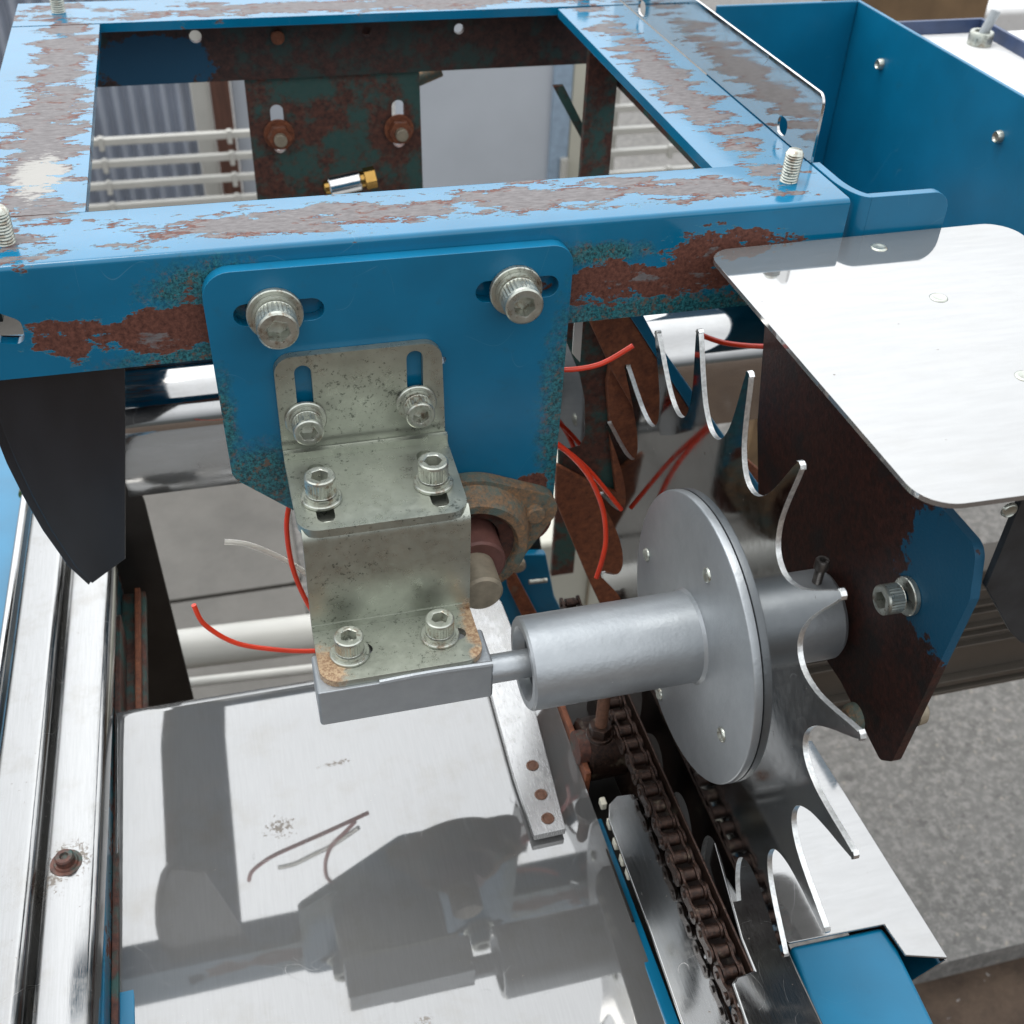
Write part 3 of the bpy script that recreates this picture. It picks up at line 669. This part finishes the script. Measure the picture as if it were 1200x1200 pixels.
MB().lathe(V((ear.x - .05, -1.35, ear.z - .05)), V((0, -1, 0)), [(0, 0), (0, .5), (.25, .48), (.32, .4), (.32, 0)], 24).build('bolt_end', M['cast'], fbg)

# ------------------------------------------------------------------ top guard sheet on the right
gs = thing('guard_sheet', 'bright flat stainless sheet with rounded corners on the right, level with the frame', 'metal sheet', (27, -9, -1.9))
ZG = -1.6
MB().prism(ZP(rpoly([(19.72, -.38), (34.3, -.12), (34.6, -18.3), (19.75, -18.0)], [1.1, 1.3, .5, 1.3], 8), ZG), V((0, 0, -.2))).build('sheet', M['sheet'], gs, .05)
for px, py in ((1030, 290), (1100, 349), (1201, 441)): rivet(gs, at(px, py, 2, ZG + .003), EZ, .36, .05, 'bolt')
sp_ = [at(a, c, 1, -16.05) for a, c in ((1100, 560), (1250, 540), (1250, 770), (1225, 764), (1196, 753), (1185, 742), (1136, 692), (1100, 660))]
for p_ in sp_: p_.x = max(p_.x, 25.17)
MB().prism(sp_, V((0, .3, 0))).build('support_plate', M['darkgrey'], gs, .05)
rivet(gs, at(1182, 597, 1, -16.06), V((0, -1, 0)), .3, .12)

# ------------------------------------------------------------------ rusty side panel behind the wheel
sp = thing('rusty_steel_sheet', 'dark rust-brown steel panel with a leftover blue paint patch behind the star wheel', 'side panel', (24.6, -7, -19))
XS = 24.6
o_ = rpoly([(2.3, -6.2), (-15.5, -6.2), (-16.1, -8.2), (-15.45, -18.2), (-14.75, -18.95), (-10.8, -18.2), (-2, -18.4), (0.9, -12)], [0, .7, .4, .5, .4, .4, .4, .3])
MB().prism(XP(o_, XS), V((.4, 0, 0))).build('panel', M['rustpanel'], sp, .08)
p = at(1063, 697, 0, XS); p.x = XS
cap_screw(sp, V((XS, p.y - .15, p.z + .1)), V((-1, 0, 0)), .62, .8, .8, .5, .2, split=False)
for px, py in ((1003, 842),):
    p = at(px, py, 0, XS); MB().lathe(p, V((-1, 0, 0)), [(0, 0), (0, .75), (.3, .7), (.5, .45), (.5, 0)], 24).build('bolt_head', M['cast'], sp)
p = at(1072, 834, 0, XS + .5); MB().lathe(p + V((-.1, 0, 0)), EX, [(0, 0), (0, .6), (.4, .55), (.6, .3), (.6, 0)], 24).build('bolt_head', M['shaft_end'], sp)

# ------------------------------------------------------------------ black curved blade, left
bl = thing('black_blade', 'black pointed sheet metal blade hanging under the left end of the frame', 'blade', (-6.8, .9, -16))
def bp(L, y): return [at(a, c, 1, y) for a, c in L]
MB().prism(bp([(146, 395), (147, 500), (147, 655), (108, 684), (88, 664), (60, 622), (38, 582), (18, 540), (2, 500), (-12, 450), (-20, 395)], .75), V((0, .15, 0))).build('front_sheet', M['black'], bl, .04)
MB().prism(bp([(136, 398), (136, 500), (134, 640), (104, 686), (80, 664), (50, 622), (28, 584), (8, 544), (-8, 504), (-22, 452), (-30, 395)], 1.0), V((0, .2, 0))).build('back_sheet', M['black'], bl, .04)

# ------------------------------------------------------------------ stainless chute cover across the back
cv = thing('chute_cover', 'mirror-bright rounded stainless cover running across behind the blue plate', 'cover', (11, 9, -18))
prof = [(30, -14.6), (24, -15.1), (19.0, -15.7)] + [(18.3 - 2.9 * math.sin(R(a)), -18.6 + 2.9 * math.cos(R(a))) for a in range(4, 85, 8)] + [(15.4, -19.6), (15.3, -22.4)]
MB().sheet([V((-7.1, y, z)) for y, z in prof], V((44, 0, .0)), .15).build('sheet', M['mirror'], cv, 0, 2, 60)
pts = [at(a, c, 1, 5.6) for a, c in ((147, 530), (160, 560), (163, 572), (150, 585))]

# ------------------------------------------------------------------ lower stainless table
ta, tb = -28.4, .05
def tz(y): return ta + tb * y
tbx = thing('feed_table', 'wide brushed stainless table sheet reflecting the brackets above it', 'table sheet', (3, -9, -30))
L0 = onp(136, 826, ta, tb); R0 = onp(648, 800, ta, tb); y1 = L0.y; xl = L0.x; xr = 14.75
prof = [(-24, tz(-24))] + [(y, tz(y)) for y in (-20, -10, -3, 1, y1 - 1.0)] + [(y1 - 1.0 + 1.2 * math.sin(R(a)), tz(y1 - 1) - 1.2 + 1.2 * math.cos(R(a))) for a in range(10, 91, 10)] + [(y1 + .2, tz(y1) - 3)]
MB().sheet([V((xl, y, z)) for y, z in prof], V((xr - xl, 0, 0)), .18).build('sheet', M['table'], tbx, 0, 2, 60)
MB().prism([V((xl - .03, -24, tz(-24) + .02)), V((xl - .03, y1 - .8, tz(y1) + .02)), V((xl - .03, y1, tz(y1) - 3)), V((xl - .03, -24, tz(-24) - 3))], V((.12, 0, 0))).build('side_flange', M['rail'], tbx, .03)
stp = thing('flat_bar', 'narrow flat steel bar with three rusty screws fixed to the table sheet', 'flat bar', (11, -4, -28))
bar = [onp(a, c, ta + .7, tb) for a, c in ((545, 672), (566, 676), (588, 706), (606, 752), (628, 835), (663, 971), (626, 979), (601, 905), (578, 822), (562, 762), (550, 715))]
MB().prism(bar, V((0, 0, -.45))).build('bar', M['barsteel'], stp, .04)
for px, py in ((624, 897), (634, 931), (642, 959)):
    p = onp(px, py, ta + .705, tb); b = MB(); b.lathe(p, EZ, [(0, .34), (.04, .32), (.05, .24), (.02, .2), (.04, .12), (.04, 0)], 20); b.build('screw', M['screwrust'], stp)

# ------------------------------------------------------------------ left rails
rl = thing('side_rail', 'folded stainless side rail with a groove along the left edge of the machine', 'rail', (-11.5, 0, -27))
zr = -26.0
RP = [(-8.85, -27.2), (-8.85, zr - .15), (-8.95, zr - .02), (-9.1, zr), (-10.75, zr - .02), (-10.95, zr - .12), (-11.05, zr - .5), (-11.2, zr - .75), (-11.4, zr - .7), (-11.5, zr - .4), (-11.6, zr + .1), (-11.75, zr + .28), (-11.95, zr + .3), (-12.2, zr + .15), (-13.5, zr + .2), (-13.75, zr), (-13.85, zr - .8)]
dy = V((.75, 38, 0)) * 1.0
MB().sheet([V((x - .45, -20, z)) for x, z in RP], V((.75, 40, 0)), -.12).build('rail_sheet', M['rail'], rl, 0, 2, 45)
p = at(78, 1012, 2, zr + .05)
b = MB(); b.lathe(p, EZ, [(0, 0), (0, .72), (.08, .7), (.1, .5), (.12, .55), (.2, .5), (.2, 0)], 28); wsh = b.build('rusty_washer', M['rustdark'], rl)
MB().lathe(p + EZ * .18, EZ, [(0, .42), (.35, .42), (.42, .36), (.42, .2), (.3, .15), (.3, 0)], 24).build('bolt_head', M['rustdark'], rl)
rt = thing('round_rod', 'thin polished round rod running down the far left edge beside the rail', 'rod', (-14, 0, -26.4))
MB().tube([V((-14.75, -20, zr + .1)), V((-14.0, 21.5, zr + .1))], .26, 16).build('rod', M['mirror'], rt)
MB().tube([V((-14.0, 21.4, zr + .1)), V((-13.99, 21.8, zr + .1))], .42, 16).build('ferrule', M['brass'], rt)
tag(MB().box(-32, -14.6, -20, 45, -34, -27.4).build('side_casing', M['blue_bright'], None, .3), 'light blue painted casing at the far left edge of the picture', 'casing')
# blue and rusty side channel between rail and table
ch = thing('side_channel', 'blue and rust-red steel channel in the gap between the rail and the table sheet', 'channel', (-8.7, 0, -34))
MB().box(-9.3, -8.95, -22, 22, -34, -27.3).build('web', M['oldblue'], ch, .05)
MB().box(-8.93, -8.62, -22, 12, -33, -28.6).build('rusty_lip', M['rustdark'], ch, .05)
MB().box(-8.9, -7.5, -22, 16, -31.2, -30.6).build('floor_strip', M['rustdark'], ch, .05)
MB().box(-8.1, -7.75, -8, 16, -32.5, -30.2).build('inner_bar', M['rustorange'], ch, .06)
q = at(118, 1163, 2, -29)
tag(MB().box(-8.9, -8.0, -26, q.y, -31, -29).build('blue_block', M['blue_bright'], None, .05), 'small bright blue block end at the bottom left between rail and table', 'block')
# dark drum side seen left of centre
dk = MB(); dk.prism([at(a, c, 1, 17) for a, c in ((134, 560), (158, 560), (170, 590), (226, 815), (238, 870), (134, 870))], V((0, .3, 0)))
tag(dk.build('dark_side_plate', M['blackshine'], None, .05), 'dark shiny side plate left of the centre, below the bright cover', 'side plate')

# ------------------------------------------------------------------ chain
cn = thing('roller_chain', 'oily brown roller chain running towards the viewer beside the table', 'chain', (16.6, -12, -25.6))
CX, CZ, PT = 16.62, -25.0, .9525
rollers = [V((CX + .02 * math.sin(i * 1.7), 3.5 - PT * i, CZ + .03 * math.sin(i * 2.3))) for i in range(32)]
def link_pts(a, b, x, r=.40, w=.26):
    o = []
    for k in range(13): t_ = R(-90 + 180 * k / 12); o.append((a.y + r * math.cos(t_), a.z + r * math.sin(t_)))
    o.append(((a.y + b.y) / 2, a.z + w))
    for k in range(13): t_ = R(90 + 180 * k / 12); o.append((b.y + r * math.cos(t_), b.z + r * math.sin(t_)))
    o.append(((a.y + b.y) / 2, a.z - w))
    return XP(o, x)
proto = None
for i, p in enumerate(rollers):
    MB().cyl(p - EX * .27, EX, .31, .54, 20).build('roller', M['chain'], cn)
    MB().cyl(p - EX * .62, EX, .16, 1.24, 12, .03).build('pin', M['chain'], cn)
    if i < len(rollers) - 1:
        q = rollers[i + 1]; off = .29 if i % 2 else .43
        for s in (-1, 1): MB().prism(link_pts(p, q, p.x + s * off - (.0 if s > 0 else .12)), V((.12, 0, 0))).build('link_plate', M['chain'], cn, .02)

# guides left and right of the chain
g = MB(); gp = [at(a, c, 2, -25.6) for a, c in ((713, 960), (714, 942), (722, 933), (744, 930), (762, 955), (795, 1030), (862, 1215), (805, 1215), (760, 1085))]
tag(g.prism(gp, V((0, 0, -.2))).build('chain_guide', M['guide'], None, .05), 'long narrow steel strip between the table sheet and the chain, rounded at its far end', 'chain guide')
g = MB(); gp = [at(a, c, 2, -24.3) for a, c in ((836, 985), (868, 1100), (883, 1137), (862, 1144), (858, 1152), (885, 1230), (975, 1220), (923, 1110), (872, 985))]
gb = thing('guide_channel', 'grey steel channel with a rounded edge right of the chain at the bottom', 'channel', (17.8, -20, -27))
g.prism(gp, V((0, 0, -1.6))).build('channel', M['rail'], gb, .12, 3)

# stainless cover and blue box, lower right
lc = thing('lower_cover', 'bent stainless cover sheet around the blue box at the lower right', 'cover', (22, -10, -29))
zc = -27.0
top = [at(a, c, 2, zc) for a, c in ((952, 868), (1111, 1122), (1061, 1119), (1036, 1083), (925, 1105), (905, 1090), (830, 960), (880, 860))]
b = MB(); b.prism(top, V((0, 0, -.15)))
b.build('cover_sheet', M['sheet'], lc, .04)
s0, s1 = top[0], top[1]
b = MB(); b.prism([s0 + V((.02, 0, -.16)), s1 + V((.02, 0, -.16)), s1 + V((-1.9, .4, -3.4)), s0 + V((-1.9, 0, -3.4))], V((-.12, 0, 0))); b.build('side_fold', M['mirror'], lc, .03)
bb = thing('blue_box', 'bright blue painted steel box section at the bottom right under the star wheel', 'box section', (22, -22, -32))
bx = [at(a, c, 2, zc - .35) for a, c in ((925, 1108), (1034, 1085), (1052, 1110), (1130, 1270), (990, 1290))]
MB().prism(bx, V((0, 0, -4))).build('box_top', M['blue_bright'], bb, .25, 3)

# ------------------------------------------------------------------ machine bed and hidden works between table and chain
bd = thing('machine_bed', 'dark machine bed added to fill the dark space under the chain, with blue edges', 'machine bed', (17, -8, -38))
MB().box(14.9, 22.5, -30, 6, -38, -31.5).build('bed', M['blackshine'], bd, .1)  # dark body added to fill the shade below the chain
MB().box(14.5, 15.1, -30, -8, -33, -29.2).build('edge_strip', M['blue'], bd, .05)
MB().box(17.3, 17.42, -30, 1, -31.4, -24.35).build('inner_wall', M['chain'], bd, .05)
MB().box(14.8, 15.1, -6, 3, -33, -28).build('rusty_plate', M['rustorange'], bd, .05)
dp = thing('drive_shaft', 'dark greasy drive shaft between the table sheet and the chain', 'shaft', (15.7, -2.5, -30))
MB().cyl(V((15.2, -4.0, -28.6)), EX, 1.7, 2.2, 36, .15).build('shaft', M['chain'], dp)
MB().cyl(V((14.7, -4.4, -27.8)), EX, .9, .6, 30).build('axle', M['rustdark'], dp)
rbp = thing('rusty_bolt', 'upright rust-red bolt with a brass-coloured nut beside the chain', 'bolt', (16, -4.2, -26))
n0 = at(703, 858, 2, -25.2); b = MB(); hexnut(b, n0, EZ, .6, .6); b.cyl(n0 - EZ * .25, EZ, .7, .25, 24); b.build('nut', M['chain'], rbp, .05)
n0b = MB(); n0b.lathe(n0 + EZ * .1, EZ, [(0, 0)] + [x for k in range(22) for x in ((.13 * k, .32), (.13 * k + .06, .28))] + [(3.0, .25), (3.0, 0)], 20); n0b.build('threaded_rod', M['screwrust'], rbp, sharp=70)
bdz = thing('bead_strip', 'short row of ivory plastic lugs along the right edge of the table sheet', 'strip', (14.6, -10, -28))
for px, py in ((707, 938), (716, 962), (723, 985), (731, 1004), (738, 1020)):
    p = at(px, py, 2, -28.6); MB().box(p.x - .16, p.x + .16, p.y - .25, p.y + .25, p.z - .5, p.z).build('lug', M['bead'], bdz, .08)
MB().box(14.62, 14.72, -14, -6.5, -29.6, -28.9).build('carrier', M['blackshine'], bdz)

# ------------------------------------------------------------------ rusty beams behind the wheel
db = thing('diagonal_brace', 'orange rusty diagonal brace with a blue edge behind the spikes of the star wheel', 'brace', (18, 3, -20))
MB().prism([at(a, c, 1, 3.6) for a, c in ((688, 370), (735, 366), (815, 490), (880, 590), (850, 640), (790, 560), (720, 440))], V((0, .5, 0))).build('flange', M['rustorange'], db, .08)
MB().prism([at(a, c, 1, 3.2) for a, c in ((735, 366), (752, 366), (770, 400), (912, 600), (895, 612), (815, 490))], V((0, 1.2, 0))).build('painted_edge', M['blue'], db, .08)
rbn = thing('rusty_guard', 'rounded orange-brown rusty guard plate behind the left spikes of the star wheel', 'guard', (15, 2, -24))
MB().prism([at(a, c, 1, 4.6) for a, c in ((720, 400), (900, 560), (905, 760), (716, 735), (690, 680), (652, 590), (652, 545), (690, 565), (722, 578), (716, 520), (711, 450))], V((0, .4, 0))).build('plate', M['rustorange'], rbn, .08)
ic = thing('gap_backing', 'dark plate standing in for the shade in the gap right of the blue mounting plate', 'casing', (14, 5.3, -18))
MB().prism([at(a, c, 1, 5.2) for a, c in ((655, 360), (740, 360), (800, 470), (790, 560), (690, 620), (655, 560))], V((0, .3, 0))).build('plate', M['rustdark'], ic, .05)  # dark plate put in for the shade of the gap
gl = thing('steel_flap', 'small polished steel flap with rounded corner just right of the blue plate', 'flap', (13.8, 3, -16))
MB().prism([at(a, c, 1, 2.2) for a, c in ((640, 385), (664, 400), (680, 440), (686, 470), (686, 510), (680, 522), (664, 526), (640, 526))], V((0, .12, 0))).build('flap', M['mirror'], gl, .03)
MB().prism([at(a, c, 1, 2.6) for a, c in ((674, 366), (684, 366), (680, 425), (671, 415))], V((0, .12, 0))).build('stay', M['offwhite'], gl, .03)

# blue lever parts under the bearing
lv = thing('blue_lever', 'blue lever linkage with a small bolt below the flange bearing', 'lever', (17, 12, -34))
MB().prism([at(a, c, 1, 13) for a, c in ((596, 650), (640, 650), (650, 700), (665, 730), (690, 800), (610, 800))], V((0, .6, 0))).build('arm', M['blue_bright'], lv, .1)
MB().prism([at(a, c, 1, 12) for a, c in ((560, 660), (592, 655), (612, 690), (650, 800), (615, 800))], V((0, .6, 0))).build('arm', M['blue'], lv, .1)
MB().prism([at(a, c, 1, 11.4) for a, c in ((592, 662), (598, 660), (640, 740), (670, 800), (655, 800), (630, 760), (596, 690))], V((0, .4, 0))).build('rusty_strap', M['rustorange'], lv, .05)
MB().prism([at(a, c, 1, 13.9) for a, c in ((600, 620), (632, 620), (640, 690), (650, 730), (636, 730), (600, 660))], V((0, .4, 0))).build('hanger', M['blackshine'], lv, .05)
p = at(606, 661, 1, 11.2); MB().lathe(p, V((0, -1, 0)), [(0, 0), (0, .55), (.3, .5), (.45, .3), (.45, 0)], 20).build('bolt_head', M['shaft_end'], lv)
p = at(620, 682, 1, 10.9); q = at(641, 680, 1, 10.9); MB().cyl(p, q - p, .16, (q - p).length, 12).build('pin', M['bolt'], lv)

# cream box below, background between plate and wheel
cbx = thing('cream_box', 'cream enamelled box standing below behind the star wheel', 'box', (32, 45, -85))
z0 = -60; c = [at(a, d_, 2, z0) for a, d_ in ((600, 640), (700, 612), (790, 560), (560, 560))]
MB().box(c[0].x - 4, c[0].x + 26, c[0].y - .5, c[0].y + 30, -85, z0).build('body', M['cream'], cbx, .6)
w0 = at(689, 700, 1, c[0].y - 1)
MB().box(w0.x - .12, w0.x + .12, c[0].y - .9, c[0].y - .55, -85, z0).build('seam', M['shaft_end'], cbx)

# tiled floor strip and white pipe seen below left
tn = NT('stone_tile'); c = tn.mix(tn.ramp(tn.noise(.05, 7, .7), .35, .65), (.06, .055, .047), (.10, .092, .08)); tn.bump(tn.noise(.4, 5, .6), .4, .003); tn.out(c, 0, .6)
tl = MB()
for i in range(-3, 0):
    for j in range(0, 5): tl.prism(ZP(rpoly([(i * 30 + 5.3, 10 + j * 32), (i * 30 + 34.7, 10 + j * 32), (i * 30 + 34.7, 41.4 + j * 32), (i * 30 + 5.3, 41.4 + j * 32)], 1.5, 3), -84.2), V((0, 0, -.79)))
tl.build('floor', tn.m, None, .2)['kind'] = 'structure'
pp = thing('white_pipe', 'white pipe lying across the floor tiles below the bright cover', 'pipe', (-2, 60, -66))
p, q = at(205, 762, 2, -62), at(420, 736, 2, -62); MB().tube([p + (p - q) * 1, q + (q - p) * .3], 2.0, 20).build('pipe', M['offwhite'], pp)
p, q = at(205, 802, 2, -62), at(420, 778, 2, -62)
p2 = thing('thin_pipe', 'thin white pipe parallel to and nearer than the thick white pipe', 'pipe', (-2, 55, -64))
MB().tube([p + (p - q) * 1, q + (q - p) * .3], .5, 12).build('pipe', M['offwhite'], p2)

# ------------------------------------------------------------------ red and clear filaments
def wire(label, pts, r=.12, mat='red', name='red_wire', group='red plastic wires around the star wheel and brackets'):
    P = [at(a, c, 1, y) for a, c, y in pts]
    tag(MB().tube(P, r, 12).build(name, M[mat], None), label, 'wire', group if mat == 'red' else None)
wire('red plastic wire curving down along the left edge of the stepped bracket', [(339, 590, -.1), (336, 620, -.3), (343, 665, -.5), (360, 706, -.7), (380, 735, -1), (400, 760, -1.2)])
wire('red plastic wire sweeping left of the stepped bracket, its free end curling up', [(227, 709, -1.2), (240, 732, -1.3), (275, 753, -1.4), (320, 761, -1.4), (362, 763, -1.3), (420, 760, -1)])
wire('clear plastic wire pointing left below the blue mounting plate', [(263, 635, .4), (290, 638, .3), (325, 652, .2), (356, 670, 0), (400, 700, -.2)], .14, 'clear', 'clear_wire')
wire('long red wire hanging from the blue plate down across the star wheel', [(640, 515, .3), (665, 530, .3), (690, 558, .2), (706, 595, 0), (710, 630, -.3), (706, 655, -.5), (699, 677, -.6)], .13)
wire('red wire running straight down right from the edge of the blue plate', [(640, 512, .6), (660, 525, .6), (692, 553, .6), (728, 597, .5)], .12)
wire('red wire poking out to the right near the top of the blue plate', [(640, 432, .6), (670, 433, .5), (705, 426, .4), (742, 405, .2)], .12)
wire('red wire lying in front of the bright cover between two wheel spikes', [(820, 392, 3), (850, 402, 3), (893, 406, 3), (930, 404, 3)], .13)
